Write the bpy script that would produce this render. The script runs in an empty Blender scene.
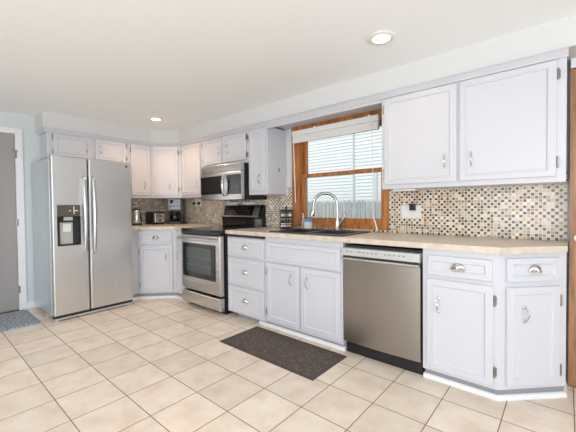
import bpy, bmesh, math, random
from mathutils import Vector, Matrix
from math import sin, cos, pi, radians as RD
random.seed(7)
S = bpy.context.scene
COL = S.collection

# ------------------------------------------------------------------ camera
YAW, PITCH, ROLL, FPX, PPY = RD(40.5338), RD(-1.1712), RD(-0.5438), 325.72, 212.5
CX, CY, CZ = 4.8076, -2.8736, 1.1842
F = Vector((-sin(YAW)*cos(PITCH), cos(YAW)*cos(PITCH), sin(PITCH)))
R0 = Vector((cos(YAW), sin(YAW), 0)); U0 = R0.cross(F)
RR = cos(ROLL)*R0 + sin(ROLL)*U0; UU = -sin(ROLL)*R0 + cos(ROLL)*U0
cam = bpy.data.cameras.new('camera'); co = bpy.data.objects.new('camera', cam); COL.objects.link(co)
co.matrix_world = Matrix(((RR.x, UU.x, -F.x, CX), (RR.y, UU.y, -F.y, CY), (RR.z, UU.z, -F.z, CZ), (0, 0, 0, 1)))
cam.sensor_width = 36; cam.lens = FPX/576*36; cam.shift_y = (PPY-216)/576; cam.clip_start = .05
S.camera = co

# ------------------------------------------------------------------ world, lamps, exposure
W = bpy.data.worlds.new('sky'); S.world = W; W.use_nodes = True
bg = W.node_tree.nodes['Background']; bg.inputs[0].default_value = (.92, .96, 1, 1); bg.inputs[1].default_value = 1.1
def area(name, loc, direction, sx, sy, power, col):
    l = bpy.data.lights.new(name, 'AREA'); l.shape = 'RECTANGLE'; l.size = sx; l.size_y = sy; l.energy = power; l.color = col
    o = bpy.data.objects.new(name, l); COL.objects.link(o); o.location = loc
    o.rotation_euler = Vector(direction).to_track_quat('-Z', 'Y').to_euler(); return o
area('rear_daylight_fill', (4.9, -5.75, 1.12), (0, 1, -.22), 3.0, 1.7, 100, (.86, .93, 1))  # unseen area lamp added to fill the room with daylight from behind
area('side_daylight_fill', (7.25, -3.0, 1.2), (-1, 0, -.2), 3.0, 1.7, 50, (.86, .93, 1))  # added at an unseen side opening to brighten the refrigerator front
sl = bpy.data.lights.new('sun', 'SUN'); sl.energy = 1.9; sl.angle = RD(1); sl.color = (1, .98, .95)
so = bpy.data.objects.new('sun', sl); COL.objects.link(so); so.rotation_euler = Vector((.35, .75, -1.1)).to_track_quat('-Z', 'Y').to_euler()
S.view_settings.view_transform = 'Standard'; S.view_settings.look = 'None'
S.view_settings.gamma = 1; S.view_settings.use_curve_mapping = False; S.view_settings.exposure = 0.02
S.cycles.max_bounces = 10; S.cycles.diffuse_bounces = 6

# ------------------------------------------------------------------ materials
def mat(name, col, rough=.5, metal=0, **kw):
    m = bpy.data.materials.new(name); m.use_nodes = True
    b = m.node_tree.nodes['Principled BSDF']
    b.inputs['Base Color'].default_value = (*col, 1); b.inputs['Roughness'].default_value = rough; b.inputs['Metallic'].default_value = metal
    for k, v in kw.items(): b.inputs[k.replace('_', ' ')].default_value = v
    return m
class NT:
    def __init__(s, m): s.t = m.node_tree; s.b = s.t.nodes['Principled BSDF']
    def n(s, typ, **kw):
        x = s.t.nodes.new(typ)
        for k, v in kw.items(): setattr(x, k, v)
        return x
    def l(s, a, b): s.t.links.new(a, b)
    def math(s, op, a, b=None, c=None):
        x = s.n('ShaderNodeMath', operation=op)
        for i, v in enumerate((a, b, c)):
            if v is None: continue
            if isinstance(v, (int, float)): x.inputs[i].default_value = v
            else: s.l(v, x.inputs[i])
        return x.outputs[0]
    def mix(s, f, a, b):
        x = s.n('ShaderNodeMix', data_type='RGBA')
        for i, v in ((0, f), (6, a), (7, b)):
            if isinstance(v, (int, float)): x.inputs[i].default_value = v
            elif isinstance(v, tuple): x.inputs[i].default_value = (*v, 1)
            else: s.l(v, x.inputs[i])
        return x.outputs[2]
    def noise(s, vec, scale, detail=3, stretch=None):
        if stretch:
            mp = s.n('ShaderNodeMapping'); mp.inputs['Scale'].default_value = stretch; s.l(vec, mp.inputs[0]); vec = mp.outputs[0]
        x = s.n('ShaderNodeTexNoise'); x.inputs['Scale'].default_value = scale; x.inputs['Detail'].default_value = detail
        s.l(vec, x.inputs['Vector']); return x.outputs[0]
    def ramp(s, f, stops, interp='LINEAR'):
        x = s.n('ShaderNodeValToRGB'); x.color_ramp.interpolation = interp; e = x.color_ramp.elements
        while len(e) < len(stops): e.new(.5)
        for q, (p, c) in zip(e, stops): q.position = p; q.color = (*c, 1)
        s.l(f, x.inputs[0]); return x.outputs[0]
    def bump(s, h, strength=.2, dist=.002):
        x = s.n('ShaderNodeBump'); x.inputs['Strength'].default_value = strength; x.inputs['Distance'].default_value = dist
        s.l(h, x.inputs['Height']); s.l(x.outputs[0], s.b.inputs['Normal'])
    def pos(s): return s.n('ShaderNodeNewGeometry').outputs['Position']
    def obj(s): return s.n('ShaderNodeTexCoord').outputs['Object']

def painted(name, col, rough):
    m = mat(name, col, rough); t = NT(m); t.bump(t.noise(t.obj(), 60, 2), .05, .001); return m
M = {}
M['cab'] = painted('lavender white cabinet paint', (.615, .62, .662), .38)
M['trimwhite'] = painted('white trim paint', (.83, .83, .85), .4)
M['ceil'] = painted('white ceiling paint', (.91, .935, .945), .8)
M['soffit'] = painted('white soffit paint darkened for its light', (.68, .685, .68), .8)  # ceiling white, darkened in colour to offset the stronger light on the soffit
M['wall'] = painted('pale blue grey wall paint', (.66, .70, .72), .7)
M['rearwall'] = painted('warm grey wall paint', (.56, .55, .54), .8)
M['doorgrey'] = painted('taupe grey door paint', (.34, .325, .32), .45)
M['chrome'] = mat('polished nickel', (.66, .65, .64), .14, 1)
M['faucetsteel'] = mat('faucet chrome', (.45, .45, .46), .16, 1)
M['hinge'] = mat('aged nickel hinge', (.30, .285, .26), .3, 1)
M['black'] = mat('black plastic', (.012, .012, .014), .35)
M['gloss'] = mat('black glass', (.008, .008, .010), .06)
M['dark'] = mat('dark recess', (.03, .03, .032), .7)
M['white'] = mat('white plastic', (.82, .82, .80), .4)
M['ceramic'] = mat('white glazed ceramic', (.86, .86, .86), .15)
M['greyplastic'] = mat('light grey plastic', (.50, .50, .49), .4)
M['toe'] = mat('grey toe kick', (.30, .30, .32), .6)

def steel(name, col, rough, axis):
    m = mat(name, col, rough, 1); t = NT(m); st = {'z': (90, 90, .6), 'x': (.6, 90, 90)}[axis]
    n = t.noise(t.obj(), 4, 4, st); t.bump(n, .06, .001)
    t.l(t.math('MULTIPLY_ADD', n, .14, rough-.07), t.b.inputs['Roughness']); return m
M['steel'] = steel('brushed stainless steel', (.66, .66, .655), .30, 'z')
M['steelh'] = steel('brushed stainless steel horizontal', (.55, .53, .51), .28, 'x')
M['dwsteel'] = steel('dishwasher stainless', (.36, .335, .31), .32, 'z')
M['fside'] = mat('grey painted appliance side', (.58, .64, .68), .30, .5)

m = M['wood'] = mat('orange oak', (.45, .18, .05), .35); t = NT(m)
n = t.noise(t.pos(), 5, 5, (6, 6, .7)); t.l(t.ramp(n, [(.3, (.27, .085, .022)), (.5, (.44, .16, .042)), (.72, (.58, .26, .08))]), t.b.inputs['Base Color']); t.bump(n, .1)
m = M['oakdoor'] = mat('brown oak door', (.3, .14, .06), .4); t = NT(m)
n = t.noise(t.pos(), 3.2, 6, (9, 9, .9)); t.l(t.ramp(n, [(.3, (.15, .065, .026)), (.5, (.33, .155, .065)), (.68, (.40, .22, .11))]), t.b.inputs['Base Color']); t.bump(n, .15)

# 12 inch beige floor tiles
m = M['floor'] = mat('beige ceramic floor tile', (.7, .6, .5), .32); t = NT(m); P = t.pos()
T, TX, TY = .3046, 4.2386, -1.087
mp = t.n('ShaderNodeVectorMath', operation='SUBTRACT'); t.l(P, mp.inputs[0]); mp.inputs[1].default_value = (TX, TY, 0)
sc = t.n('ShaderNodeVectorMath', operation='SCALE'); t.l(mp.outputs[0], sc.inputs[0]); sc.inputs['Scale'].default_value = 1/T
fl = t.n('ShaderNodeVectorMath', operation='FLOOR'); t.l(sc.outputs[0], fl.inputs[0])
fr = t.n('ShaderNodeVectorMath', operation='FRACTION'); t.l(sc.outputs[0], fr.inputs[0])
sx = t.n('ShaderNodeSeparateXYZ'); t.l(fr.outputs[0], sx.inputs[0])
def edge(v): return t.math('MINIMUM', v, t.math('SUBTRACT', 1.0, v))
d = t.math('MINIMUM', edge(sx.outputs[0]), edge(sx.outputs[1]))
g = t.math('LESS_THAN', d, .0085)
cx_ = t.n('ShaderNodeSeparateXYZ'); t.l(fl.outputs[0], cx_.inputs[0])
cc = t.n('ShaderNodeCombineXYZ'); t.l(cx_.outputs[0], cc.inputs[0]); t.l(cx_.outputs[1], cc.inputs[1])
wn = t.n('ShaderNodeTexWhiteNoise'); t.l(cc.outputs[0], wn.inputs[0])
off = t.n('ShaderNodeVectorMath', operation='MULTIPLY_ADD'); t.l(wn.outputs['Color'], off.inputs[0]); off.inputs[1].default_value = (9, 9, 9); t.l(P, off.inputs[2])
n1 = t.noise(off.outputs[0], 8, 6); n2 = t.noise(P, 60, 3)
c1 = t.ramp(n1, [(.32, (.77, .635, .51)), (.5, (.85, .735, .62)), (.7, (.90, .815, .71))])
c2 = t.mix(t.math('MULTIPLY', n2, .25), c1, (.50, .39, .30))
vv = t.math('MULTIPLY_ADD', wn.outputs['Value'], .12, .93)
hs = t.n('ShaderNodeHueSaturation'); t.l(c2, hs.inputs['Color']); t.l(vv, hs.inputs['Value'])
t.l(t.mix(g, hs.outputs[0], (.17, .125, .095)), t.b.inputs['Base Color'])
t.l(t.math('MULTIPLY_ADD', g, .5, .30), t.b.inputs['Roughness'])
t.bump(t.math('SUBTRACT', t.math('MULTIPLY', n2, .15), g), .25, .002)

# 3/4 inch glass and stone mosaic
def mosaic(name):
    m = mat(name, (.6, .5, .4), .25); t = NT(m); P = t.pos()
    ad = t.n('ShaderNodeVectorMath', operation='ADD'); t.l(P, ad.inputs[0]); ad.inputs[1].default_value = (.0031, .0037, .0043)
    sc = t.n('ShaderNodeVectorMath', operation='SCALE'); t.l(ad.outputs[0], sc.inputs[0]); sc.inputs['Scale'].default_value = 1/.0222
    fl = t.n('ShaderNodeVectorMath', operation='FLOOR'); t.l(sc.outputs[0], fl.inputs[0])
    fr = t.n('ShaderNodeVectorMath', operation='FRACTION'); t.l(sc.outputs[0], fr.inputs[0])
    s = t.n('ShaderNodeSeparateXYZ'); t.l(fr.outputs[0], s.inputs[0])
    nrm = t.n('ShaderNodeSeparateXYZ'); t.l(t.n('ShaderNodeNewGeometry').outputs['True Normal'], nrm.inputs[0])
    def e(v, k):   # ignore the axis along the wall's own normal
        mn = t.math('MINIMUM', v, t.math('SUBTRACT', 1.0, v))
        return t.math('MAXIMUM', mn, t.math('ABSOLUTE', nrm.outputs[k]))
    d = t.math('MINIMUM', t.math('MINIMUM', e(s.outputs[0], 0), e(s.outputs[1], 1)), e(s.outputs[2], 2))
    g = t.math('LESS_THAN', d, .11)
    wn = t.n('ShaderNodeTexWhiteNoise'); t.l(fl.outputs[0], wn.inputs[0])
    q = t.n('ShaderNodeSeparateXYZ'); t.l(fl.outputs[0], q.inputs[0])
    par = t.math('ABSOLUTE', t.math('MODULO', t.math('ADD', t.math('ADD', q.outputs[0], q.outputs[1]), q.outputs[2]), 2.0))
    light = t.ramp(wn.outputs['Value'], [(0, (.52, .34, .20)), (.14, (.74, .56, .38)), (.34, (.84, .70, .53)), (.62, (.91, .84, .73))], 'CONSTANT')
    darkc = t.ramp(wn.outputs['Value'], [(0, (.055, .022, .014)), (.46, (.15, .065, .036)), (.66, (.42, .25, .14)), (.80, (.66, .48, .31)), (.92, (.86, .76, .62))], 'CONSTANT')
    c = t.mix(t.math('GREATER_THAN', par, .5), light, darkc)
    s2 = t.n('ShaderNodeVectorMath', operation='SCALE'); t.l(fl.outputs[0], s2.inputs[0]); s2.inputs['Scale'].default_value = .37
    f2 = t.n('ShaderNodeVectorMath', operation='FLOOR'); t.l(s2.outputs[0], f2.inputs[0])
    w2 = t.n('ShaderNodeTexWhiteNoise'); t.l(f2.outputs[0], w2.inputs[0])
    hv = t.n('ShaderNodeHueSaturation'); t.l(c, hv.inputs['Color']); t.l(t.math('MULTIPLY_ADD', w2.outputs['Value'], .42, .62), hv.inputs['Value']); c = hv.outputs[0]
    t.l(t.mix(g, c, (.76, .68, .58)), t.b.inputs['Base Color']); t.l(t.math('MULTIPLY_ADD', g, .5, .2), t.b.inputs['Roughness'])
    return m
M['mosaic'] = mosaic('brown and cream mosaic')
m = M['counter'] = mat('beige speckled laminate', (.6, .5, .4), .3); t = NT(m)
n = t.noise(t.pos(), 14, 6); n2 = t.noise(t.pos(), 160, 2)
t.l(t.mix(t.math('MULTIPLY', n2, .35), t.ramp(n, [(.3, (.60, .51, .41)), (.5, (.70, .62, .52)), (.7, (.78, .71, .62))]), (.46, .36, .27)), t.b.inputs['Base Color'])
m = M['sink'] = mat('black granite sink', (.03, .03, .035), .35); t = NT(m)
m = M['rug'] = mat('blue grey heathered rug', (.3, .35, .4), .95); t = NT(m)
n = t.noise(t.pos(), 55, 4, (1, 2.5, 1)); t.l(t.ramp(n, [(.38, (.10, .12, .14)), (.5, (.26, .29, .32)), (.62, (.60, .63, .65))]), t.b.inputs['Base Color']); t.bump(n, .8, .006)
m = M['mat'] = mat('dark brown scroll mat', (.08, .06, .05), .55); t = NT(m)
v = t.n('ShaderNodeTexVoronoi'); v.feature = 'DISTANCE_TO_EDGE'; v.inputs['Scale'].default_value = 26
mpn = t.n('ShaderNodeMapping'); mpn.inputs['Scale'].default_value = (1, 1.3, 1); t.l(t.pos(), mpn.inputs[0])
wv = t.noise(t.pos(), 40, 2); a3 = t.n('ShaderNodeVectorMath', operation='MULTIPLY_ADD')
t.l(t.n('ShaderNodeTexNoise').outputs['Color'], a3.inputs[0]); a3.inputs[1].default_value = (.03, .03, 0); t.l(mpn.outputs[0], a3.inputs[2]); t.l(a3.outputs[0], v.inputs['Vector'])
ln = t.math('LESS_THAN', v.outputs['Distance'], .05); ln = t.math('MULTIPLY', ln, t.math('GREATER_THAN', t.noise(t.pos(), 33, 2), .50))
t.l(t.mix(t.math('MULTIPLY', ln, .5), t.mix(wv, (.052, .035, .028), (.085, .060, .048)), (.28, .22, .19)), t.b.inputs['Base Color']); t.bump(ln, .5, .003)
M['matedge'] = mat('brown mat edge', (.060, .043, .036), .5)
m = M['siding'] = mat('white vinyl siding', (.88, .89, .90), .6)
m = M['fence'] = mat('weathered grey fence boards', (.42, .45, .47), .85); t = NT(m)
n = t.noise(t.pos(), 6, 4, (5, 5, .5)); t.l(t.ramp(n, [(.3, (.36, .37, .37)), (.7, (.60, .60, .60))]), t.b.inputs['Base Color'])
M['grass'] = mat('lawn', (.10, .16, .06), .9)
M['roofgrey'] = mat('grey shingle', (.22, .24, .27), .8)
# window glass: clear with a little sheen
m = M['glass'] = bpy.data.materials.new('window glass'); m.use_nodes = True; nt = m.node_tree; nt.nodes.clear()
o_ = nt.nodes.new('ShaderNodeOutputMaterial'); mx = nt.nodes.new('ShaderNodeMixShader'); tr = nt.nodes.new('ShaderNodeBsdfTransparent'); gl = nt.nodes.new('ShaderNodeBsdfGlossy')
gl.inputs['Roughness'].default_value = .02; mx.inputs[0].default_value = .05; tr.inputs[0].default_value = (.96, .98, .98, 1)
nt.links.new(tr.outputs[0], mx.inputs[1]); nt.links.new(gl.outputs[0], mx.inputs[2]); nt.links.new(mx.outputs[0], o_.inputs[0])
M['ovenglass'] = mat('oven window glass', (.05, .062, .058), .08)
M['clear'] = mat('clear pinkish soap bottle', (.85, .72, .72), .1, 0, Transmission_Weight=.6, IOR=1.4)
M['spiceglass'] = mat('dark spice jar glass', (.06, .045, .035), .12)
def emit(name, col, s):
    m = mat(name, col, .5); b = m.node_tree.nodes['Principled BSDF']; b.inputs['Emission Color'].default_value = (*col, 1); b.inputs['Emission Strength'].default_value = s; return m
M['lamp'] = emit('lit lamp lens', (1, .90, .68), 7)

# ------------------------------------------------------------------ mesh builder
class B:
    def __init__(s): s.bm = bmesh.new()
    def quad(s, pts):
        try: s.bm.faces.new([s.bm.verts.new(p) for p in pts])
        except ValueError: pass
        return s
    def box(s, x0, x1, y0, y1, z0, z1):
        return s.prism([(x0, y0), (x1, y0), (x1, y1), (x0, y1)], z0, z1)
    def prism(s, poly, z0, z1):
        lo = [s.bm.verts.new((x, y, z0)) for x, y in poly]; hi = [s.bm.verts.new((x, y, z1)) for x, y in poly]; n = len(poly)
        s.bm.faces.new(lo[::-1]); s.bm.faces.new(hi)
        for i in range(n): s.bm.faces.new((lo[i], lo[(i+1) % n], hi[(i+1) % n], hi[i]))
        return s
    def xprism(s, poly, x0, x1):   # poly in (y, z), extruded along x
        lo = [s.bm.verts.new((x0, y, z)) for y, z in poly]; hi = [s.bm.verts.new((x1, y, z)) for y, z in poly]; n = len(poly)
        s.bm.faces.new(lo); s.bm.faces.new(hi[::-1])
        for i in range(n): s.bm.faces.new((lo[i], hi[i], hi[(i+1) % n], lo[(i+1) % n]))
        return s
    def panel(s, x0, x1, z0, z1, prof, back=0):   # nested rectangles facing -y: [(inset, y)...]
        rings = [[s.bm.verts.new(p) for p in ((x0, back, z0), (x1, back, z0), (x1, back, z1), (x0, back, z1))]]
        for i, y in prof: rings.append([s.bm.verts.new(p) for p in ((x0+i, y, z0+i), (x1-i, y, z0+i), (x1-i, y, z1-i), (x0+i, y, z1-i))])
        for a, b in zip(rings, rings[1:]):
            for k in range(4): s.bm.faces.new((a[k], a[(k+1) % 4], b[(k+1) % 4], b[k]))
        s.bm.faces.new(rings[-1]); s.bm.faces.new(rings[0][::-1]); return s
    def tube(s, path, r, n=10, cap=True):
        P = [Vector(p) for p in path]; rs = r if isinstance(r, (list, tuple)) else [r]*len(P); rings = []; prev = None
        for i, p in enumerate(P):
            tg = (P[min(i+1, len(P)-1)]-P[max(i-1, 0)]).normalized()
            if prev is None: a = tg.orthogonal().normalized()
            else: a = (prev - tg*prev.dot(tg)).normalized()
            prev = a; b = tg.cross(a)
            rings.append([s.bm.verts.new(p + rs[i]*(cos(2*pi*k/n)*a + sin(2*pi*k/n)*b)) for k in range(n)])
        for A, C in zip(rings, rings[1:]):
            for k in range(n): s.bm.faces.new((A[k], A[(k+1) % n], C[(k+1) % n], C[k]))
        if cap: s.bm.faces.new(rings[0][::-1]); s.bm.faces.new(rings[-1])
        return s
    def lathe(s, prof, c=(0, 0, 0), n=24, sx=1, sy=1, cap=True):   # prof (r, z)
        rings = []
        for r, z in prof: rings.append([s.bm.verts.new((c[0]+sx*r*cos(2*pi*k/n), c[1]+sy*r*sin(2*pi*k/n), c[2]+z)) for k in range(n)])
        for A, C in zip(rings, rings[1:]):
            for k in range(n): s.bm.faces.new((A[k], A[(k+1) % n], C[(k+1) % n], C[k]))
        if cap: s.bm.faces.new(rings[0][::-1]); s.bm.faces.new(rings[-1])
        return s
    def sweep(s, path, prof):  # 2d path, profile (outward-right, z), mitred
        n = len(path); P = [Vector((*p, 0)) for p in path]; rings = []
        for i in range(n):
            d0 = (P[i]-P[i-1]).normalized() if i else (P[1]-P[0]).normalized()
            d1 = (P[i+1]-P[i]).normalized() if i < n-1 else d0
            if i == 0: d0 = d1
            n0 = Vector((d0.y, -d0.x, 0)); n1 = Vector((d1.y, -d1.x, 0)); b = (n0+n1).normalized(); k = 1/max(.3, b.dot(n0))
            rings.append([s.bm.verts.new(P[i]+b*k*o+Vector((0, 0, z))) for o, z in prof])
        m_ = len(prof)
        for A, C in zip(rings, rings[1:]):
            for k in range(m_): s.bm.faces.new((A[k], A[(k+1) % m_], C[(k+1) % m_], C[k]))
        s.bm.faces.new(rings[0][::-1]); s.bm.faces.new(rings[-1]); return s
    def ball(s, c, r, sx=1, sy=1, sz=1, u=16, v=10):
        M_ = Matrix.Translation(c) @ Matrix.Diagonal((r*sx, r*sy, r*sz, 1))
        bmesh.ops.create_uvsphere(s.bm, u_segments=u, v_segments=v, radius=1, matrix=M_); return s
    def mesh(s, name, m, bevel=0, smooth=False, xf=None):
        if xf is not None: bmesh.ops.transform(s.bm, matrix=xf, verts=s.bm.verts)
        bmesh.ops.recalc_face_normals(s.bm, faces=s.bm.faces)
        if smooth:
            for f in s.bm.faces: f.smooth = True
            for e in s.bm.edges:
                if len(e.link_faces) == 2 and e.calc_face_angle() > RD(42): e.smooth = False
        me = bpy.data.meshes.new(name); s.bm.to_mesh(me); s.bm.free(); me.materials.append(m)
        return me
    def build(s, name, m, parent=None, bevel=0, smooth=False, xf=None):
        o = bpy.data.objects.new(name, s.mesh(name, m, bevel, smooth, xf)); COL.objects.link(o)
        if parent: o.parent = parent
        if bevel:
            b = o.modifiers.new('bevel', 'BEVEL'); b.width = bevel; b.segments = 2; b.limit_method = 'ANGLE'; b.angle_limit = RD(40)
        return o
def link(name, me, parent=None, loc=(0, 0, 0)):
    o = bpy.data.objects.new(name, me); COL.objects.link(o); o.parent = parent; o.location = loc; return o
def thing(name, label, cat, loc=(0, 0, 0), rz=0, group=None):
    o = bpy.data.objects.new(name, None); COL.objects.link(o); o.location = loc; o.rotation_euler = (0, 0, rz); o.empty_display_size = .1
    return tag(o, label, cat, group)
def tag(o, label, cat, group=None):
    o['label'] = label; o['category'] = cat
    if group: o['group'] = group
    return o
def struct(o): o['kind'] = 'structure'; return o

# ------------------------------------------------------------------ room shell
CEIL = 2.274; ZC = .93; UB, UT = 1.313, 2.06; SOF = 2.10; BF = -.6165; UF = -.312
XR, YF = 7.3, -5.8
struct(B().box(-.15, XR, YF, .15, -.1, 0).build('floor', M['floor']))
struct(B().box(-.15, XR, YF, .15, CEIL, CEIL+.1).build('ceiling', M['ceil']))
struct(B().box(-.15, 0, YF, .15, 0, CEIL).build('wall_left', M['wall']))
WX0, WX1, WZ0, WZ1 = 2.525, 3.527, .985, 2.0
struct(B().box(0, WX0, 0, .15, 0, CEIL).box(WX1, XR, 0, .15, 0, CEIL).box(WX0, WX1, 0, .15, 0, WZ0).box(WX0, WX1, 0, .15, WZ1, CEIL).build('wall_back', M['wall']))
struct(B().box(-.15, 3.4, YF-.1, YF, 0, CEIL).box(6.4, XR, YF-.1, YF, 0, CEIL).box(3.4, 6.4, YF-.1, YF, 0, .25).box(3.4, 6.4, YF-.1, YF, 2.15, CEIL).build('wall_front', M['rearwall']))
struct(B().box(XR, XR+.1, YF, -4.5, 0, CEIL).box(XR, XR+.1, -1.5, .15, 0, CEIL).box(XR, XR+.1, -4.5, -1.5, 0, .35).box(XR, XR+.1, -4.5, -1.5, 2.15, CEIL).build('wall_right', M['rearwall']))
# dropped soffit over the cabinets
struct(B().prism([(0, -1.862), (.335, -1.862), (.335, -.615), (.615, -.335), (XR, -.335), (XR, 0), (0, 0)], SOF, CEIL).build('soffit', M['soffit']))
# crown moulding along the cabinet tops
prof = [(.002, 2.052), (.008, 2.052), (.012, 2.062), (.036, 2.088), (.045, 2.091), (.045, SOF), (.002, SOF)]
struct(B().sweep([(.0, -1.825), (.312, -1.825), (.312, -.605), (.605, -.312), (4.812, -.312)], prof).build('trim_1', M['cab']))
# board bridging the wall cabinets above the window
struct(B().box(2.337, 3.643, UF, UF+.02, 2.028, 2.052).box(2.337, 3.643, UF+.02, -.025, 2.066, 2.085).build('trim_2', M['cab']))
# mosaic backsplash
struct(B().box(.008, 2.428, -.008, -.0005, ZC+.001, 1.40).box(2.428, 3.572, -.008, -.0005, ZC+.001, .952).box(3.572, 4.812, -.008, -.0005, ZC+.001, 1.40).build('backsplash_back', M['mosaic']))
struct(B().box(.0005, .008, -1.075, -.0005, ZC+.001, 1.40).build('backsplash_left', M['mosaic']))
# toe-kick base trim
qr = [(0, 0), (.018, 0), (.018, .012), (.013, .024), (.004, .029), (0, .029)]
struct(B().sweep([(4.066, -.575), (4.495, -.575), (4.80, -.275), (4.80, -.02)], qr).build('baseboard_right', M['trimwhite']))
struct(B().sweep([(2.46, -.575), (3.448, -.575)], qr).build('baseboard_back', M['trimwhite']))
struct(B().sweep([(.60, -1.06), (.60, -.955), (.945, -.605), (1.236, -.605)], qr).build('baseboard_corner', M['trimwhite']))
struct(B().box(.0005, .014, -2.0, -1.0, 0, .085).build('baseboard_left', M['trimwhite'], bevel=.003))

# ------------------------------------------------------------------ kitchen window
win = bpy.data.objects.new('window_1', None); COL.objects.link(win); struct(win)
B().box(2.43, WX0+.005, -.022, 0, .952, 2.07).box(WX1-.012, 3.575, -.022, 0, .952, 2.07).box(WX0+.005, WX1-.012, -.022, 0, 1.985, 2.07).box(WX0+.005, WX1-.012, -.022, 0, .952, .99).build('casing', M['wood'], win, bevel=.003)
B().box(WX0, WX0+.015, 0, .13, WZ0, WZ1).box(WX1-.015, WX1, 0, .13, WZ0, WZ1).box(WX0+.015, WX1-.015, 0, .13, WZ1-.015, WZ1).box(WX0+.015, WX1-.015, 0, .13, WZ0, WZ0+.015).build('jamb', M['wood'], win)
def sash(x0, x1, z0, z1, y, st, br, tr):
    B().box(x0, x0+st, y, y+.035, z0, z1).box(x1-st*.5, x1, y, y+.035, z0, z1).box(x0+st, x1-st*.5, y, y+.035, z0, z0+br).box(x0+st, x1-st*.5, y, y+.035, z1-tr, z1).build('sash', M['wood'], win, bevel=.002)
    B().box(x0+st, x1-st*.5, y+.014, y+.020, z0+br, z1-tr).build('pane', M['glass'], win)
sash(WX0+.016, WX1-.016, 1.0, 1.535, .012, .045, .055, .040)
sash(WX0+.016, WX1-.016, 1.50, WZ1-.016, .052, .045, .035, .05)
bl = thing('window_blind', 'white mini blind raised to the top of the oak kitchen window', 'blind', (2.482, -.03, 1.878))
B().box(0, 1.018, -.045, .004, .078, .132).build('headrail', M['white'], bl, bevel=.004)
b = B()
for i in range(9): b.box(.004, 1.014, -.040+.002*(i%2), -.002, .0195+i*.0063, .0250+i*.0063)
b.build('slats', M['white'], bl)
B().box(.004, 1.014, -.042, 0, .0, .018).build('bottom_rail', M['white'], bl, bevel=.003)
B().tube([(.025, -.052, .10), (.038, -.052, -.3), (.047, -.05, -.66)], .005, 6).build('wand', M['white'], bl)
B().tube([(.955, -.05, .08), (.965, -.05, -.1), (.970, -.05, -.5), (.975, -.055, -.80)], .0025, 6).tube([(.975, -.055, -.80), (1.003, -.06, -.88), (1.018, -.06, -.930)], [.004, .006, .008], 8).build('pull_cord', M['white'], bl)
for x in (.30, .92): B().box(x, x+.025, -.05, -.0455, .09, .140).build('bracket', M['white'], bl)

# ------------------------------------------------------------------ outdoors
struct(B().box(-8, 8, .2, 9, -.35, -.30).build('ground', M['grass']))
nh = thing('neighbour_house', 'white clapboard house seen through the kitchen window', 'house', (-.68, 4.75, -.30))
b = B(); lap = .085
for i in range(49): b.xprism([(0, i*lap), (-.018, i*lap), (-.002, (i+1)*lap), (0, (i+1)*lap)], -6, 1.404)
b.build('siding', M['siding'], nh)
b = B()
for i in range(49): b.xprism([(-.30, i*lap), (-.318, i*lap), (-.302, (i+1)*lap), (-.30, (i+1)*lap)], 1.44, 5)
b.build('bay_siding', M['siding'], nh)
B().box(-6, 1.404, 0, .1, 0, 4.2).build('wall', M['siding'], nh)
B().box(1.44, 5, -.30, .1, 0, 4.2).build('bay_wall', M['siding'], nh)
B().box(1.405, 1.44, -.335, .1, 0, 4.2).build('corner_board', mat('grey corner board', (.62, .66, .68), .6), nh)
B().box(1.95, 2.05, -.345, -.30, 0, 2.35).box(2.20, 2.26, -.345, -.30, 0, 2.35).build('downspout', mat('pale blue trim', (.72, .76, .78), .5), nh)
B().prism([(1.02, -2.42), (1.12, -2.428), (2.3, -2.51), (2.3, -2.42)], .34, .42).build('lean_to_roof', M['roofgrey'], nh, xf=Matrix.Rotation(RD(-90), 4, 'X'))
fn = thing('picket_fence', 'weathered grey board fence between the kitchen window and the neighbouring house', 'fence', (-2.0, 3.5, -.30))
b = B()
for i in range(46):
    x = i*.115; h = 1.575+random.uniform(-.012, .012)
    b.box(x, x+.10, -.02, 0, .03, h-.03); b.prism([(x, -.02), (x+.10, -.02), (x+.10, 0), (x, 0)], h-.03, h-.029)
    b.bm.verts.ensure_lookup_table()
    b.xprism([(-.02, h-.03), (0, h-.03), (0, h-.0299), (-.02, h-.0299)], x, x+.1)
    lo = [(x+.012, h), (x+.088, h)]
    vs = [b.bm.verts.new(p) for p in ((x, -.02, h-.03), (x+.1, -.02, h-.03), (x+.075, -.02, h), (x+.025, -.02, h), (x, 0, h-.03), (x+.1, 0, h-.03), (x+.075, 0, h), (x+.025, 0, h))]
    for f in ((0, 1, 2, 3), (7, 6, 5, 4), (1, 5, 6, 2), (2, 6, 7, 3), (3, 7, 4, 0)): b.bm.faces.new([vs[k] for k in f])
b.build('boards', M['fence'], fn)
B().box(0, 5.3, .001, .04, .4, .49).box(0, 5.3, .001, .04, 1.2, 1.29).build('rail', M['fence'], fn)

# ------------------------------------------------------------------ doors of the room
d1 = bpy.data.objects.new('door_1', None); COL.objects.link(d1); struct(d1); d1.location = (0, -2.06, 0); d1.rotation_euler = (0, 0, RD(90))
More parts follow.
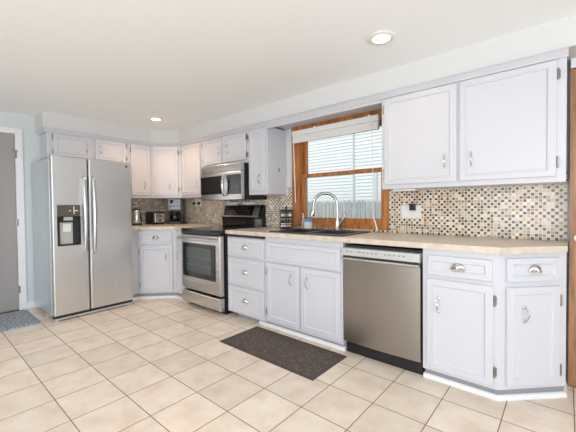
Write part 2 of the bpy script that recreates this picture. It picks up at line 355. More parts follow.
# local x runs along +y of the room, local -y faces the room
dp = [(.0, -.012), (.003, -.015)]
b = B().panel(-.84, .0, .02, 2.03, dp); b.panel(-.72, -.13, .22, 1.90, [(.0, -.019), (.02, -.019), (.032, -.008)], back=-.0152); b.build('door_slab', M['doorgrey'], d1)
B().box(-.955, -.862, -.02, -.0005, 0, 2.10).box(.004, .075, -.02, -.0005, 0, 2.10).box(-.862, .004, -.02, -.0005, 2.035, 2.10).build('casing', M['trimwhite'], d1, bevel=.003)
B().box(-.85, .002, -.03, -.0005, .001, .018).build('threshold', mat('dark oak sill', (.12, .07, .045), .5), d1, bevel=.002)
for z in (.25, 1.02, 1.80): B().tube([(.002, -.018, z-.045), (.002, -.018, z+.045)], .006, 8).box(.004, .02, -.022, -.0202, z-.04, z+.04).build('hinge', M['hinge'], d1)
B().tube([(-.03, -.02, 1.845), (.03, -.028, 1.845)], .005, 8).build('door_stop', M['hinge'], d1)
d2 = bpy.data.objects.new('door_2', None); COL.objects.link(d2); struct(d2); d2.location = (4.852, -.06, 0)
b = B().box(-.03, .82, -.06, -.02, .012, 2.03)
b.panel(.10, .38, .25, 1.0, [(0, -.064), (.015, -.064), (.025, -.052)], back=-.061).panel(.46, .74, .25, 1.0, [(0, -.064), (.015, -.064), (.025, -.052)], back=-.061)
b.panel(.10, .38, 1.12, 1.9, [(0, -.064), (.015, -.064), (.025, -.052)], back=-.061).panel(.46, .74, 1.12, 1.9, [(0, -.064), (.015, -.064), (.025, -.052)], back=-.061)
b.build('door_slab', M['oakdoor'], d2, bevel=.002)
B().lathe([(.008, 0), (.008, .02), (.020, .03), (.022, .04), (.015, .05)]).build('door_knob', M['ceramic'], d2, smooth=True, xf=Matrix.Translation((.012, -.06, .965)) @ Matrix.Rotation(RD(90), 4, 'X'))
B().box(-.03, .9, -.055, .0595, 2.04, 2.115).build('header', M['trimwhite'], d2, bevel=.003)

# ------------------------------------------------------------------ cabinet hardware
def _bow():
    pts = [(0, 0, -.042), (0, -.012, -.041)]
    for i in range(9):
        a = -1+i/4; pts.append((0, -.014-.016*(1-a*a), .038*a))
    pts += [(0, -.012, .041), (0, 0, .042)]
    b = B().tube(pts, [.0055, .004, .0035, .004, .0045, .005, .0055, .005, .0045, .004, .0035, .004, .0055], 8)
    for z in (-.042, .042): b.ball((0, -.002, z), .0085, 1, .35, 1.3, 10, 6)
    return b.mesh('bow_handle', M['chrome'], smooth=True)
def _cup():
    b = B(); n, m_ = 14, 7; w, h, dpt = .044, .044, .028; V = []
    for j in range(m_+1):
        ph = (pi/2)*j/m_; row = []
        for i in range(n+1):
            th = pi*i/n
            row.append(b.bm.verts.new((-w*cos(th)*cos(ph)*1.0, -dpt*sin(ph)*(.35+.65*sin(th)) - .002, h*sin(th)*cos(ph)*.95 - .012)))
        V.append(row)
    for j in range(m_):
        for i in range(n):
            try: b.bm.faces.new((V[j][i], V[j][i+1], V[j+1][i+1], V[j+1][i]))
            except ValueError: pass
    bmesh.ops.remove_doubles(b.bm, verts=b.bm.verts, dist=.0004)
    b.tube([(-w, -.003, -.012), (-w*.7, -dpt*.55, -.013), (0, -dpt*.99, -.013), (w*.7, -dpt*.55, -.013), (w, -.003, -.012)], .0028, 6)
    return b.mesh('cup_pull', M['chrome'], smooth=True)
def _hinge():
    b = B().tube([(0, -.013, -.026), (0, -.013, .026)], .0065, 8); b.ball((0, -.013, -.029), .0065, u=8, v=6).ball((0, -.013, .029), .0065, u=8, v=6); b.box(0, .012, -.010, 0.004, -.022, .022)
    return b.mesh('hinge', M['hinge'], smooth=True)
BOW, CUP, HNG = _bow(), _cup(), _hinge()
def prof_for(w, h):
    k = min(w, h); a = .034 if k > .2 else .026
    return [(0, -.016), (.003, -.019), (a, -.019), (a+.003, -.022), (a+.009, -.022), (a+.014, -.0145), (a+.018, -.0135)]
def cab_door(root, x0, x1, z0, z1, fy, handle=None, hinge=None, xf=None, hz=None):
    """overlay door in front of plane y=fy; xf moves door and fittings inside a cabinet with an angled face"""
    d = B().panel(x0, x1, z0, z1, [(i, fy+y) for i, y in prof_for(x1-x0, z1-z0)], back=fy-.0005).build('door', M['cab'], root)
    if handle: link('handle', BOW, d, (handle[0], fy-.020, handle[1]))
    if hinge:
        hx = x0-.004 if hinge == 'l' else x1+.004
        for z in hz or (z0+.085, z1-.085): link('hinge', HNG, d, (hx, fy-.004, z))
    if xf is not None: d.matrix_local = xf
    return d
def cab_drawer(root, x0, x1, z0, z1, fy, xf=None, px=None):
    d = B().panel(x0, x1, z0, z1, [(i, fy+y) for i, y in prof_for(x1-x0, z1-z0)], back=fy-.0005).build('drawer', M['cab'], root)
    link('cup_pull', CUP, d, (px if px is not None else (x0+x1)/2, fy-.0150, (z0+z1)/2))
    if xf is not None: d.matrix_local = xf
    return d

# ------------------------------------------------------------------ wall cabinets (local x along the face, -y towards the room)
GU, GB = 'painted wall cabinets', 'painted base cabinets'
def wall_cab(name, label, x, y, rz, w, z0, doors, z1=UT-.008):
    c = thing(name, label, 'cabinet', (x, y, 0), rz, GU)
    B().box(0, w, 0, .309, z0, z1).build('body', M['cab'], c, bevel=.0015)
    for a in doors: cab_door(c, *a[:4], 0, a[4], a[5], None, a[6] if len(a) > 6 else None)
    return c
# over the fridge
wall_cab('wall_cabinet', 'short double door cabinet directly above the refrigerator', .312, -1.823, RD(90), .901, 1.765,
         [(.055, .448, 1.79, 2.043, (.395, 1.915), 'l', (1.83, 2.00)), (.495, .868, 1.79, 2.043, (.555, 1.912), 'r', (1.83, 2.00))])
wall_cab('wall_cabinet', 'single door wall cabinet between refrigerator cabinet and corner cabinet', .312, -.920, RD(90), .313, UB,
         [(.030, .297, 1.352, 2.043, (.206, 1.494), 'l')])
# diagonal corner
c = thing('wall_cabinet', 'angled corner wall cabinet above the coffee maker', 'cabinet', (.312, -.605, 0), 0, GU)
B().prism([(0, 0), (.293, .293), (.293, .604), (-.311, .604), (-.311, 0.001)], UB, UT-.008).build('body', M['cab'], c, bevel=.0015)
x45 = Matrix.Rotation(RD(45), 4, 'Z')
cab_door(c, .040, .378, 1.352, 2.043, 0, (.262, 1.497), 'r', x45)
wall_cab('wall_cabinet', 'single door wall cabinet left of the microwave', .607, -.312, 0, .521, UB, [(.045, .488, 1.352, 2.043, (.430, 1.489), 'l')])
wall_cab('wall_cabinet', 'short double door cabinet directly above the microwave', 1.130, -.312, 0, .898, 1.690,
         [(.030, .427, 1.722, 2.043, (.383, 1.882), 'l', (1.78, 1.98)), (.445, .875, 1.722, 2.043, (.545, 1.880), 'r', (1.78, 1.98))])
wall_cab('wall_cabinet', 'narrow single door wall cabinet between microwave and window', 2.030, -.312, 0, .305, UB, [(.024, .278, 1.352, 2.043, (.190, 1.485), 'l')])
wall_cab('wall_cabinet', 'wide double door wall cabinet right of the window', 3.645, -.312, 0, 1.160, UB,
         [(.027, .567, 1.348, 2.043, (.491, 1.497), 'l'), (.586, 1.116, 1.348, 2.043, (.662, 1.496), 'r')])

# ------------------------------------------------------------------ base cabinets
BT = ZC-.040
def base_body(c, poly, toe, z0=.072):
    B().prism(poly, z0, BT).build('body', M['cab'], c, bevel=.0015)
    B().prism(toe, .0005, z0-.0005).build('toe_kick', M['toe'], c)
# corner base with an angled face
c = thing('base_cabinet', 'angled corner base cabinet with one drawer and one door beside the refrigerator', 'cabinet', (.6165, -.96, 0), 0, GB)
base_body(c, [(-.61, -.115), (0, -.115), (0, 0), (.3435, .3435), (.618, .3435), (.618, .955), (-.61, .955)],
          [(-.60, -.10), (-.018, -.10), (-.018, .008), (.336, .357), (.612, .357), (.612, .95), (-.60, .95)])
cab_drawer(c, .020, .440, .715, .868, 0, x45, px=.235)
cab_door(c, .035, .445, .098, .690, 0, (.365, .545), 'l', x45)
xn = Matrix.Translation((.3435, .3435, 0))
cab_drawer(c, .040, .262, .715, .868, 0, xn, px=.100)
cab_door(c, .040, .262, .098, .690, 0, (.085, .56), 'r', xn)
# drawer stack
c = thing('base_cabinet', 'three drawer base cabinet right of the range', 'cabinet', (2.010, BF, 0), 0, GB)
base_body(c, [(0, 0), (.578, 0), (.578, .60), (0, .60)], [(.10, .055), (.578, .055), (.578, .58), (.10, .58)], .050)
for z0, z1 in ((.665, .852), (.362, .640), (.072, .340)): cab_drawer(c, .020, .566, z0, z1, 0, px=.288)
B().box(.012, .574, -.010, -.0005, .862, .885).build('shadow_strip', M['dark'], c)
# sink base
c = thing('base_cabinet', 'white sink base cabinet with two doors under the window', 'cabinet', (2.590, BF, 0), 0, GB)
B().box(0, .020, 0, .60, .06, BT).box(.840, .860, 0, .60, .06, BT).box(.020, .840, 0, .02, .06, BT).box(.020, .840, .02, .60, .06, .08).build('body', M['cab'], c, bevel=.0015)
B().box(.0, .860, .042, .06, .0005, .0595).build('toe_kick', M['toe'], c)
B().panel(.018, .845, .655, .838, [(i, y) for i, y in prof_for(.8, .18)], back=-.0005).build('false_drawer_front', M['cab'], c)
cab_door(c, .024, .425, .085, .640, 0, (.332, .515), 'l'); cab_door(c, .442, .842, .085, .640, 0, (.512, .515))
# right end base with clipped corner
c = thing('base_cabinet', 'base cabinet with clipped corner right of the dishwasher', 'cabinet', (4.072, BF, 0), 0, GB)
base_body(c, [(0, 0), (.428, 0), (.738, .3165), (.738, .60), (0, .60)], [(.002, .042), (.420, .042), (.728, .345), (.728, .58), (.002, .58)], .075)
cab_drawer(c, .035, .405, .722, .850, 0, px=.218)
cab_door(c, .030, .412, .100, .695, 0, (.105, .53), 'r')
ang = math.atan2(.3165, .31); xe = Matrix.Translation((.428, 0, 0)) @ Matrix.Rotation(ang, 4, 'Z')
cab_drawer(c, .050, .388, .722, .862, 0, xe, px=.225)
cab_door(c, .050, .388, .100, .690, 0, (.155, .530), 'r', xe)

# ------------------------------------------------------------------ countertops
o = B().prism([(.009, -1.085), (.645, -1.085), (.645, -.972), (.972, -.645), (1.238, -.645), (1.238, -.009), (.009, -.009)], ZC-.038, ZC).build('countertop', M['counter'], bevel=.004)
tag(o, 'beige laminate corner countertop between refrigerator and range', 'countertop', 'laminate countertops')
SX0, SX1, SY0, SY1 = 2.62, 3.40, -.555, -.125
b = B(); z0, z1 = ZC-.038, ZC
for q in ([(2.008, -.646), (SX0, -.646), (SX0, -.009), (2.008, -.009)], [(SX1, -.646), (4.518, -.646), (4.815, -.325), (4.815, -.009), (SX1, -.009)],
          [(SX0, -.646), (SX1, -.646), (SX1, SY0), (SX0, SY0)], [(SX0, SY1), (SX1, SY1), (SX1, -.009), (SX0, -.009)]): b.prism(q, z0, z1)
tag(b.build('countertop', M['counter']), 'long beige laminate countertop holding the black sink', 'countertop', 'laminate countertops')

# ------------------------------------------------------------------ sink and faucet
s = thing('kitchen_sink', 'black double bowl drop-in sink under the window', 'sink', (SX0, SY0, ZC))
w, dpt = SX1-SX0, SY1-SY0
b = B()
e = .022
for (x0, x1, y0, y1) in ((-e, w+e, -e, .03), (-e, w+e, dpt-.05, dpt+.055), (-e, .03, .03, dpt-.05), (w-.03, w+e, .03, dpt-.05), (w/2-.02, w/2+.02, .03, dpt-.05)): b.box(x0, x1, y0, y1, .0005, .010)
b.build('rim', M['sink'], s, bevel=.003)
for x0, x1 in ((.03, w/2-.02), (w/2+.02, w-.03)):
    b = B(); y0, y1 = .03, dpt-.05; r0 = [(x0, y0), (x1, y0), (x1, y1), (x0, y1)]; k = .025; r1 = [(x0+k, y0+k), (x1-k, y0+k), (x1-k, y1-k), (x0+k, y1-k)]
    for i in range(4):
        j = (i+1) % 4; b.quad([(*r0[i], .003), (*r0[j], .003), (*r1[j], -.19), (*r1[i], -.19)])
    b.quad([(*p, -.19) for p in r1]); b.build('bowl', M['sink'], s)
f = thing('kitchen_faucet', 'tall chrome gooseneck pull-down faucet behind the sink', 'faucet', (3.078, -.098, ZC+.0107))
B().lathe([(.030, 0), (.030, .006), (.024, .012), (.021, .05), (.019, .10), (.016, .115)]).build('base', M['chrome'], f, smooth=True)
dx, dy = -.76, -.65
pts = [(0, 0, .11), (0, 0, .18), (0, 0, .248)]
rA = .118
for i in range(1, 15):
    a = pi*i/14*1.02; pts.append((dx*rA*(1-cos(a)), dy*rA*(1-cos(a)), .248+rA*sin(a)))
B().tube(pts, .0145, 12).build('gooseneck_spout', M['faucetsteel'], f, smooth=True)
ex, ey, ez = pts[-1]
B().tube([(ex, ey, ez+.006), (ex, ey, ez-.035), (ex+.012*dx, ey+.012*dy, ez-.085), (ex+.015*dx, ey+.015*dy, ez-.10)], [.015, .019, .025, .022], 14).build('spray_head', M['faucetsteel'], f, smooth=True)
B().tube([(.010, .0, .040), (.034, .004, .052), (.066, .008, .120), (.080, .010, .150)], [.014, .013, .010, .007], 10).build('lever', M['chrome'], f, smooth=True)

# ------------------------------------------------------------------ refrigerator
f = thing('refrigerator', 'stainless side by side refrigerator with water dispenser', 'refrigerator', (.737, -1.914, 0), RD(90))
FW, FH = .815, 1.722
B().box(0, FW, 0, .715, .05, FH-.010).build('body', M['fside'], f, bevel=.006)
def rdoor(x0, x1, holes=None):
    b = B(); n = 8; y0 = -.012; z0, z1 = .062, FH
    def yy(x):
        e = min(x-x0, x1-x); return -.066+.012*max(0, 1-e/.014)**2
    xs = [x0, x0+.003, x0+.007, x0+.014]+[x0+(x1-x0)*i/n for i in range(1, n)]+[x1-.014, x1-.007, x1-.003, x1]
    if holes:
        hx0, hx1, hz0, hz1 = holes; xs = sorted(set([x for x in xs if not (hx0-.012 < x < hx1+.012)]+[hx0, hx1]))
    poly = [(x, yy(x)) for x in xs]+[(x1, y0), (x0, y0)]
    if not holes: b.prism(poly, z0, z1)
    else:
        b.prism(poly, z0, hz0); b.prism(poly, hz1, z1)
        b.prism([(x, yy(x)) for x in xs if x <= hx0]+[(hx0, y0), (x0, y0)], hz0, hz1)
        b.prism([(x, yy(x)) for x in xs if x >= hx1]+[(x1, y0), (hx1, y0)], hz0, hz1)
        b.box(hx0, hx1, -.014, y0, hz0, hz1)
    return b
DH = (.048, .262, .785, 1.215)
dl = rdoor(.002, .337, DH).build('door', M['steel'], f, bevel=.002)
dr = rdoor(.348, FW-.002).build('door', M['steel'], f, bevel=.004)
hx0, hx1, hz0, hz1 = DH
B().box(hx0, hx1, -.067, -.016, 1.095, hz1).build('control_panel', mat('bronze tinted dispenser panel', (.10, .085, .065), .15), dl, bevel=.002)
B().box(hx0, hx0+.008, -.069, -.016, hz0, 1.094).box(hx1-.008, hx1, -.069, -.016, hz0, 1.094).box(hx0+.008, hx1-.008, -.069, -.016, hz0, hz0+.012).box(hx0+.008, hx1-.008, -.018, -.0145, hz0+.012, 1.094).build('dispenser_recess', M['dark'], dl)
B().box(hx0+.03, hx1-.065, -.030, -.019, .80, 1.03).build('dispenser_back', M['greyplastic'], dl, bevel=.003)
B().box(hx0+.055, hx1-.085, -.045, -.031, .93, 1.015).build('paddle', M['white'], dl, bevel=.004)
B().box(hx0+.065, hx1-.07, -.058, -.019, 1.05, 1.09).build('spout', M['greyplastic'], dl, bevel=.004)
B().box(hx1-.066, hx1-.058, -.069, -.0675, 1.12, 1.20).box(hx0+.11, hx0+.125, -.069, -.0675, 1.15, 1.16).box(hx0+.155, hx0+.19, -.069, -.0675, 1.15, 1.16).build('control_marks', M['white'], dl)
def fhandle(x, door):
    pts = [(x, -.064, 1.515), (x, -.085, 1.505)]
    for i in range(13):
        a = -1+i/6; pts.append((x, -.085-.030*(1-a*a), 1.10-.385*a))
    pts += [(x, -.085, .70), (x, -.064, .688)]
    B().tube(pts, [.017]*2+[.021]*13+[.017]*2, 12).build('handle', M['chrome_brushed'], door, smooth=True)
M['chrome_brushed'] = mat('satin steel handle', (.66, .66, .66), .25, 1)
fhandle(.296, dl); fhandle(.389, dr)
B().lathe([(.014, 0), (.014, .002), (.011, .003)], n=16).build('badge', mat('dark badge', (.12, .12, .13), .3, .6), dr, xf=Matrix.Translation((.755, -.0662, 1.672)) @ Matrix.Rotation(RD(90), 4, 'X'))
B().box(.004, FW-.004, -.04, -.001, .030, .056).build('base_grille', M['dark'], f)
B().box(.012, FW-.012, -.055, 0.3, .012, .029).build('base', M['greyplastic'], f, bevel=.004)
for x in (.035, FW-.035):
    for y in (-.03, .25): B().lathe([(.03, 0), (.032, .004), (.026, .0115)], (x, y, .0005)).build('foot', M['greyplastic'], f)
for x in (.01, FW-.09): B().box(x, x+.08, -.05, .04, FH+.0005, FH+.018).build('hinge_cover', M['fside'], f, bevel=.003)

# ------------------------------------------------------------------ range
r = thing('kitchen_range', 'stainless electric range with black glass cooktop', 'range', (1.246, 0, 0))
RW = .756
B().box(0, RW, -.645, -.085, .03, .905).build('body', M['black'], r)
B().box(-.0, RW, -.714, -.085, .9055, .925).build('cooktop', M['gloss'], r, bevel=.004)
for (x, y, q) in ((.20, -.52, .095), (.56, -.52, .115), (.20, -.25, .075), (.56, -.25, .075)):
    B().lathe([(q, 0), (q, .0004), (q-.004, .0004)], (x, y, .9252), 32).build('burner_ring', mat('grey burner print', (.07, .07, .075), .2), r)
B().box(.004, RW-.004, -.714, -.6455, .868, .9045).build('front_trim', M['black'], r, bevel=.003)
od = B().panel(.006, RW-.006, .212, .862, [(0, -.704), (.006, -.716), (.012, -.718)], back=-.660).build('oven_door', M['steelh'], r)
B().panel(.045, RW-.075, .365, .762, [(0, -.7215), (.004, -.723), (.075, -.723), (.077, -.723)], back=-.7183).build('window_frame', M['gloss'], od)
B().box(.120, RW-.150, -.7245, -.7232, .425, .715).build('oven_window', M['ovenglass'], od, bevel=.0005)
for z in (.51, .60): B().box(.13, RW-.16, -.7255, -.7246, z, z+.006).build('rack', mat('oven rack wire', (.16, .18, .17), .3, .6), od)
hp = []
for i in range(13):
    q = -1+i/6; hp.append((RW/2+q*.325, -.745-.014*(1-q*q), .815))
B().tube([(hp[0][0], -.718, .815)]+hp+[(hp[-1][0], -.718, .815)], .015, 12).build('handle', M['chrome_brushed'], od, smooth=True)
b = B()
for i in range(9): b.box(.17+i*.045, .202+i*.045, -.6952, -.7182, .842, .848)
b.build('vent_slots', M['dark'], od)
B().panel(.004, RW-.004, .048, .190, [(0, -.704), (.006, -.716), (.012, -.718)], back=-.660).build('drawer', M['steelh'], r)
B().box(.02, RW-.02, -.63, -.12, .0005, .030).build('base', M['black'], r)
# backguard
B().xprism([(-.085, .926), (-.012, .926), (-.012, 1.195), (-.055, 1.200), (-.110, 1.045), (-.085, 1.03)], 0, RW).build('backguard', M['gloss'], r, bevel=.003)
def slant(x0, x1, t0, t1, off, name, m, par):   # on the sloping face from (y -.110, z 1.045) to (-.055, 1.200)
    A, C_ = Vector((0, -.110, 1.045)), Vector((0, -.055, 1.200)); dn = (C_-A); nn = Vector((0, -dn.z, dn.y)).normalized()
    p = [A+dn*t0+nn*.0006, A+dn*t1+nn*.0006]; q = [v+nn*off for v in p]
    return B().xprism([(p[0].y, p[0].z), (q[0].y, q[0].z), (q[1].y, q[1].z), (p[1].y, p[1].z)], x0, x1).build(name, m, par)
slant(.004, .72, .02, .98, .003, 'control_fascia', M['steelh'], r)
dsp = slant(.050, .610, .13, .93, .005, 'control_display', M['gloss'], r)
M['mark'] = mat('pale grey print', (.16, .165, .17), .5)
for k, tt in enumerate((.28, .5, .72)):
    for i in range(10):
        if (i+k) % 4 != 3: slant(.10+i*.048, .118+i*.048, tt, tt+.05, .0056, 'key_mark', M['mark'], dsp)
for x0, x1, lb in ((.015, .285, 'white oval dish at the left end of the range backguard'), (.335, .60, 'white oval dish at the right end of the range backguard')):
    o = B().lathe([(.45, 0), (.80, .010), (1.0, .040), (.97, .0415), (.76, .016), (.2, .008)], (0, 0, 0), 28, (x1-x0)/2, .026)
    d = o.build('oval_dish', M['ceramic'], smooth=True); d.location = (1.246+(x0+x1)/2, -.034, 1.1975); tag(d, lb, 'dish', 'white dishes on the range')

# ------------------------------------------------------------------ microwave
mw = thing('microwave', 'stainless over-the-range microwave above the range', 'microwave', (1.245, 0, 1.262))
MH = .421
B().box(0, .778, -.372, -.010, 0, MH).build('body', M['black'], mw, bevel=.003)
B().box(.0, .776, -.415, -.373, .330, MH).build('vent_band', M['steelh'], mw, bevel=.003)
dm = B().box(.0, .776, -.420, -.373, .0, .326).build('door', M['steelh'], mw, bevel=.004)
B().box(.004, .450, -.4225, -.4205, .070, .290).build('window', M['gloss'], dm, bevel=.001)
B().box(.012, .770, -.4155, -.4145, .3285, .3295).build('seam', M['dark'], mw)
kp = B().box(.535, .768, -.4225, -.4205, .062, .292).build('keypad', M['gloss'], dm, bevel=.001)
for i in range(4):
    for j in range(5): B().box(.585+i*.036, .605+i*.036, -.4232, -.4226, .085+j*.033, .094+j*.033).build('key_mark', M['mark'], kp)
hp = [(.492, -.420, .285), (.492, -.440, .292)]
for i in range(11):
    q = -1+i/5; hp.append((.492+.012*(1-q*q), -.442-.030*(1-q*q), .175-.115*q))
hp += [(.492, -.440, .055), (.492, -.420, .060)]
B().tube(hp, [.014]*2+[.019]*11+[.014]*2, 12).build('handle', M['chrome_brushed'], dm, smooth=True)
B().box(.18, .30, -.30, -.20, -.0035, -.0005).box(.46, .58, -.30, -.20, -.0035, -.0005).build('filter', M['greyplastic'], mw)

# ------------------------------------------------------------------ dishwasher
dw = thing('dishwasher', 'stainless dishwasher with grey control strip under the countertop', 'dishwasher', (3.458, 0, 0))
DW = .604
B().box(0, DW, -.585, -.03, .10, .868).build('body', M['dark'], dw)
d = B()
n = 12
poly = [(.003+(DW-.006)*i/n, -.628-.010*(1-(2*i/n-1)**2)) for i in range(n+1)]+[(DW-.003, -.586), (.003, -.586)]
dd = d.prism(poly, .108, .760).build('door', M['dwsteel'], dw, bevel=.003)
B().xprism([(-.586, .761), (-.645, .757), (-.660, .764), (-.655, .776), (-.612, .786), (-.586, .786)], .003, DW-.003).build('pocket_handle', M['steelh'], dw)
B().panel(.003, DW-.003, .790, .852, [(0, -.640), (.004, -.645)], back=-.586).build('control_panel', mat('pale steel control strip', (.62, .64, .63), .35, .4), dw)
b = B()
for i in range(14):
    if i not in (2, 8): b.box(.045+i*.034, .060+i*.034, -.6463, -.6455, .822, .828)
b.build('control_marks', mat('dark print', (.12, .12, .13), .5), dw)
B().box(.18, .42, -.6525, -.646, .7865, .7895).build('handle_gap', M['dark'], dw)
B().box(.004, DW-.004, -.575, -.54, .0005, .099).build('kick_plate', M['black'], dw)

# ------------------------------------------------------------------ things on the corner counter
k = thing('electric_kettle', 'steel and black electric kettle beside the refrigerator', 'kettle', (.165, -.760, ZC+.0005), RD(-30))
B().lathe([(.078, 0), (.080, .006), (.078, .022), (.070, .026)]).build('base', M['black'], k, smooth=True)
B().lathe([(.068, .027), (.072, .04), (.066, .14), (.056, .205), (.052, .212)]).build('body', M['chrome_brushed'], k, smooth=True)
B().lathe([(.053, .2125), (.050, .222), (.030, .230), (.012, .233), (.012, .245), (.004, .248)]).build('lid', M['black'], k, smooth=True)
B().tube([(-.052, 0, .205), (-.088, 0, .20), (-.104, 0, .17), (-.104, 0, .10), (-.090, 0, .055), (-.066, 0, .050)], [.010, .011, .011, .011, .010, .009], 10).build('handle', M['black'], k, smooth=True)
B().xprism([(-.012, .0), (.012, .0), (.012, .04), (-.012, .04)], .0, .03).build('spout', M['chrome_brushed'], k, xf=Matrix.Translation((.048, 0, .165)))
t_ = thing('toaster', 'black and silver two slice toaster between kettle and coffee maker', 'toaster', (.165, -.475, ZC+.0005))
B().box(-.135, .125, -.095, .095, .012, .185).build('body', M['black'], t_, bevel=.022)
B().box(.1255, .132, -.075, .075, .03, .165).build('end_panel', M['chrome_brushed'], t_, bevel=.003)
B().box(-.115, .105, -.072, .072, .1852, .1895).build('top_plate', M['chrome_brushed'], t_, bevel=.0015)
B().box(-.095, .085, -.045, -.015, .1897, .1905).box(-.095, .085, .015, .045, .1897, .1905).build('slots', M['dark'], t_)
B().box(.1322, .154, -.015, .015, .115, .130).build('lever', M['black'], t_, bevel=.003)
B().lathe([(.014, 0), (.014, .010), (.010, .012)], n=16).build('knob', M['black'], t_, xf=Matrix.Translation((.1322, .0, .06)) @ Matrix.Rotation(RD(90), 4, 'Y'))
for x, y in ((-.10, -.07), (.09, -.07), (-.10, .07), (.09, .07)): B().lathe([(.012, 0), (.012, .0125)], (x, y, 0), 10).build('foot', M['black'], t_)
c_ = thing('coffee_maker', 'tall black and silver coffee maker in the counter corner', 'coffee maker', (.245, -.185, ZC+.0005), RD(45))
B().box(-.105, .105, -.135, .10, 0, .035).build('base', M['black'], c_, bevel=.006)
B().box(-.100, .100, .0, .095, .0355, .20).build('column', M['black'], c_, bevel=.004)
B().lathe([(.050, .0), (.072, .02), (.078, .06), (.070, .11), (.056, .135), (.058, .145)], (0, -.055, .0365)).build('carafe', mat('dark coffee carafe', (.01, .008, .008), .06), c_, smooth=True)
B().box(-.100, .100, -.120, .095, .2005, .385).build('brew_head', mat('dull grey aluminium finish', (.27, .27, .275), .35, .3), c_, bevel=.016)
B().box(-.055, .055, -.1225, -.1203, .31, .36).build('display', M['gloss'], c_, bevel=.001)
for x in (-.055, .0, .055): B().lathe([(.012, 0), (.012, .004)], n=14).build('button', M['black'], c_, xf=Matrix.Translation((x, -.1203, .265)) @ Matrix.Rotation(RD(90), 4, 'X'))
B().box(-.085, .085, -.115, .085, .3855, .398).build('lid', M['black'], c_, bevel=.004)
o = B().prism([(-.05, -.045), (.05, -.045), (.05, .045), (-.05, .045)], 0, .012).build('trivet', M['black'], bevel=.003); o.location = (.44, -.19, ZC+.0005)
tag(o, 'small flat black trivet right of the coffee maker', 'trivet')

# ------------------------------------------------------------------ outlets
o = thing('wall_outlet', 'white double outlet with two black plugs above the corner counter', 'outlet', (.570, -.0085, 1.245))
B().panel(-.085, .085, -.055, .055, [(0, -.003), (.004, -.006)], back=0).build('cover_plate', M['white'], o)
for x in (-.075, .050): B().box(x-.016, x+.016, -.040, -.0065, -.030, .008).tube([(x, -.035, -.028), (x+.006, -.03, -.07), (x+.04, -.02, -.12)], .003, 6).build('plug', M['black'], o, bevel=.002)
o = thing('switch_plate', 'wide white wall plate with black charger right of the window', 'wall plate', (3.773, -.0085, 1.124))
B().panel(-.085, .085, -.057, .057, [(0, -.003), (.004, -.006)], back=0).build('cover_plate', M['white'], o)
for x in (-.046, ): B().box(x-.016, x+.016, -.0085, -.0062, -.033, .033).build('rocker', M['ceramic'], o, bevel=.001)
B().box(.000, .046, -.040, -.0065, .010, .066).box(.008, .014, -.02, -.016, .066, .085).box(.030, .036, -.02, -.016, .066, .085).build('charger', M['black'], o, bevel=.003)

# ------------------------------------------------------------------ sink side things
sb = thing('soap_bottle', 'clear pinkish soap bottle standing at the left of the window sill', 'bottle', (2.606, -.040, ZC+.0005))
B().lathe([(.021, 0), (.023, .004), (.023, .085), (.018, .105), (.009, .118), (.009, .125)], n=20).build('body', M['clear'], sb, smooth=True)
B().lathe([(.011, .1255), (.011, .14), (.005, .142), (.005, .165)], n=14).tube([(0, 0, .165), (0, -.006, .168), (0, -.028, .166)], .004, 8).build('pump', M['white'], sb, smooth=True)
bx = thing('soap_carton', 'small blue and white carton against the oak window casing', 'box', (2.682, -.052, ZC+.0005))
B().box(-.038, .038, -.022, .022, 0, .112).build('carton', M['white'], bx, bevel=.001)
B().box(-.0385, .0385, -.0225, .0225, .078, .1125).build('blue_band', mat('sky blue print', (.10, .38, .62), .4), bx, bevel=.001)

# spice rack: two tiers of jars
RKX, RKY = 2.452, -.150
rk = thing('spice_rack', 'black two tier wire spice rack beside the window', 'spice rack', (RKX, RKY, ZC+.0005))
def ring(b, r, z, t=.0042): b.tube([(r*cos(2*pi*i/28), r*sin(2*pi*i/28), z) for i in range(29)], t, 6, False)
for z in (.004, .118): B().lathe([(.020, 0), (.074, 0), (.076, .003), (.074, .006), (.020, .006)], (0, 0, z), 28).build('tray', M['black'], rk)
b = B(); ring(b, .076, .050); ring(b, .076, .170); ring(b, .076, .206, .0035)
for i in range(6):
    a = 2*pi*i/6+.2; b.tube([(.076*cos(a), .076*sin(a), .006), (.076*cos(a), .076*sin(a), .206)], .003, 6)
b.build('wire_frame', M['black'], rk)
B().tube([(0, 0, .010), (0, 0, .225)], .006, 8).ball((0, 0, .232), .013, u=12, v=8).build('post', M['black'], rk)
LB = {'white': M['white'], 'tan': mat('tan jar label', (.62, .42, .22), .6), 'cream': mat('cream jar label', (.72, .66, .52), .6), 'grey': mat('grey spice', (.30, .31, .30), .5), 'rust': mat('rust spice', (.35, .14, .06), .5)}
def jar(a, z, lab, label):
    j = thing('spice_jar', label, 'jar', (RKX+.046*cos(a), RKY+.046*sin(a), ZC+.0005+z), 0, 'jars in the spice rack')
    B().lathe([(.019, 0), (.0205, .003), (.0205, .062), (.015, .072)], n=18).build('jar', M['spiceglass'], j, smooth=True)
    B().lathe([(.0209, .014), (.0212, .015), (.0212, .052), (.0209, .053)], n=18).build('paper_label', LB[lab], j, smooth=True)
    B().lathe([(.0175, .0725), (.0175, .088), (.0165, .090)], n=18).build('lid', M['black'], j, smooth=True)
va = math.atan2(CY-RKY, CX-RKX)
for k, (da, lab, nm) in enumerate(((-1.0, 'white', 'left jar in the lower tier of the spice rack, with white label'), (0, 'cream', 'middle jar in the lower tier of the spice rack, with cream label'), (1.0, 'tan', 'right jar in the lower tier of the spice rack, with tan label'))): jar(va+da, .0105, lab, nm)
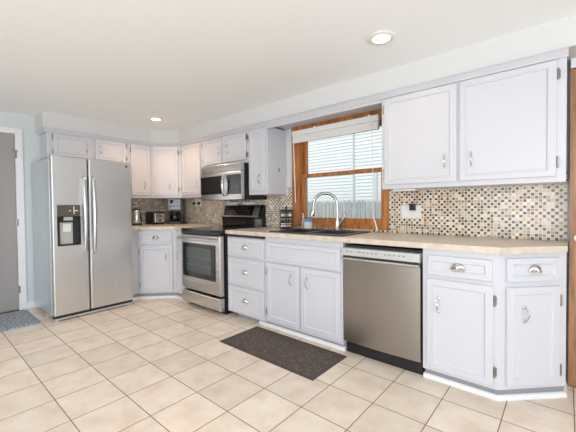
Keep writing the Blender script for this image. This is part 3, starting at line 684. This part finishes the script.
for k, (da, lab, nm) in enumerate(((-1.0, 'cream', 'left jar in the upper tier of the spice rack, with cream label'), (0, 'grey', 'middle jar in the upper tier of the spice rack, with dark grey label'), (1.0, 'white', 'right jar in the upper tier of the spice rack, with white label'))): jar(va+da, .1245, lab, nm)

# hook on the cabinet side, light under the right wall cabinet
h = thing('wall_hook', 'small chrome double hook on the cabinet side left of the window', 'hook', (2.3355, -.135, 1.60))
B().box(0, .004, -.010, .010, -.028, .028).build('plate', M['chrome'], h, bevel=.001)
for sy in (-1, 1): B().tube([(.004, 0, 0), (.026, sy*.012, -.004), (.038, sy*.022, .006), (.036, sy*.026, .020)], .0035, 8).build('prong', M['chrome'], h, smooth=True)
u = thing('under_cabinet_light', 'small white light bar under the right wall cabinet', 'light', (3.80, -.22, UB-.0005))
B().box(-.09, .09, -.03, .03, -.016, 0).build('housing', M['white'], u, bevel=.003)

# ------------------------------------------------------------------ floor coverings
o = B().box(-.505, .505, -.228, .228, 0, .004).build('mat_base', M['matedge']); 
mt = thing('kitchen_mat', 'dark brown rectangular scroll pattern mat in front of the sink cabinet', 'mat', (3.006, -.890, .0005)); o.parent = mt; o.name = 'border'
B().panel(-.478, .478, -.201, .201, [(0, .006), (.012, .011)], back=0).build('pad', M['mat'], mt, xf=Matrix.Translation((0, 0, .0045)) @ Matrix.Rotation(RD(90), 4, 'X') @ Matrix.Scale(-1, 4, (0, 1, 0)))
rg = thing('door_rug', 'blue grey shaggy rug in front of the taupe door', 'rug', (.385, -2.50, .0005))
b = B(); nx, ny = 36, 48; V = []
for i in range(nx+1):
    row = []
    for j in range(ny+1):
        e_ = min(i, nx-i, j, ny-j); z = .016+random.uniform(-.003, .003) if e_ else .002
        row.append(b.bm.verts.new((-.345+.69*i/nx+random.uniform(-.003, .003), -.50+1.0*j/ny+random.uniform(-.003, .003), z)))
    V.append(row)
for i in range(nx):
    for j in range(ny): b.bm.faces.new((V[i][j], V[i+1][j], V[i+1][j+1], V[i][j+1]))
b.box(-.343, .343, -.498, .498, 0, .0018); b.build('pile', M['rug'], rg, smooth=True)
B().box(-.35, .35, .498, .506, 0, .010).box(.342, .350, -.50, .498, 0, .010).build('bound_edge', mat('pale rug binding', (.50, .52, .53), .9), rg, bevel=.002)

# ------------------------------------------------------------------ recessed ceiling lights
def downlight(x, y, label, power, lc=(1, .80, .56)):
    l = thing('recessed_light', label, 'ceiling light', (x, y, CEIL), 0, 'recessed ceiling lights')
    B().lathe([(.052, -.001), (.088, -.001), (.090, -.006), (.082, -.012), (.056, -.012), (.052, -.001)], n=32, cap=False).build('trim_ring', M['white'], l, smooth=True)
    B().lathe([(.0515, -.008), (.0515, -.004), (.02, -.003)], n=32).build('lens', M['lamp'], l)
    d = bpy.data.lights.new('lamp', 'SPOT'); d.energy = power; d.color = lc; d.spot_size = RD(165); d.spot_blend = .8; d.shadow_soft_size = .05
    o = bpy.data.objects.new('lamp', d); COL.objects.link(o); o.parent = l; o.location = (0, 0, -.02)
for px_, py_, lb in ((.95, -3.3, 'unseen added ceiling light over the middle of the room near the taupe door'), (2.5, -3.5, 'unseen added ceiling light over the middle of the room, second from the taupe door'), (4.1, -3.9, 'unseen added ceiling light over the room behind the viewer')): downlight(px_, py_, lb, 22, (.98, .97, 1))  # extra downlights added out of view to brighten the floor
downlight(3.884, -.846, 'round recessed ceiling light above the right side of the sink', 6)
downlight(.954, -.855, 'round recessed ceiling light near the corner cabinet', 34, (1, .66, .40))
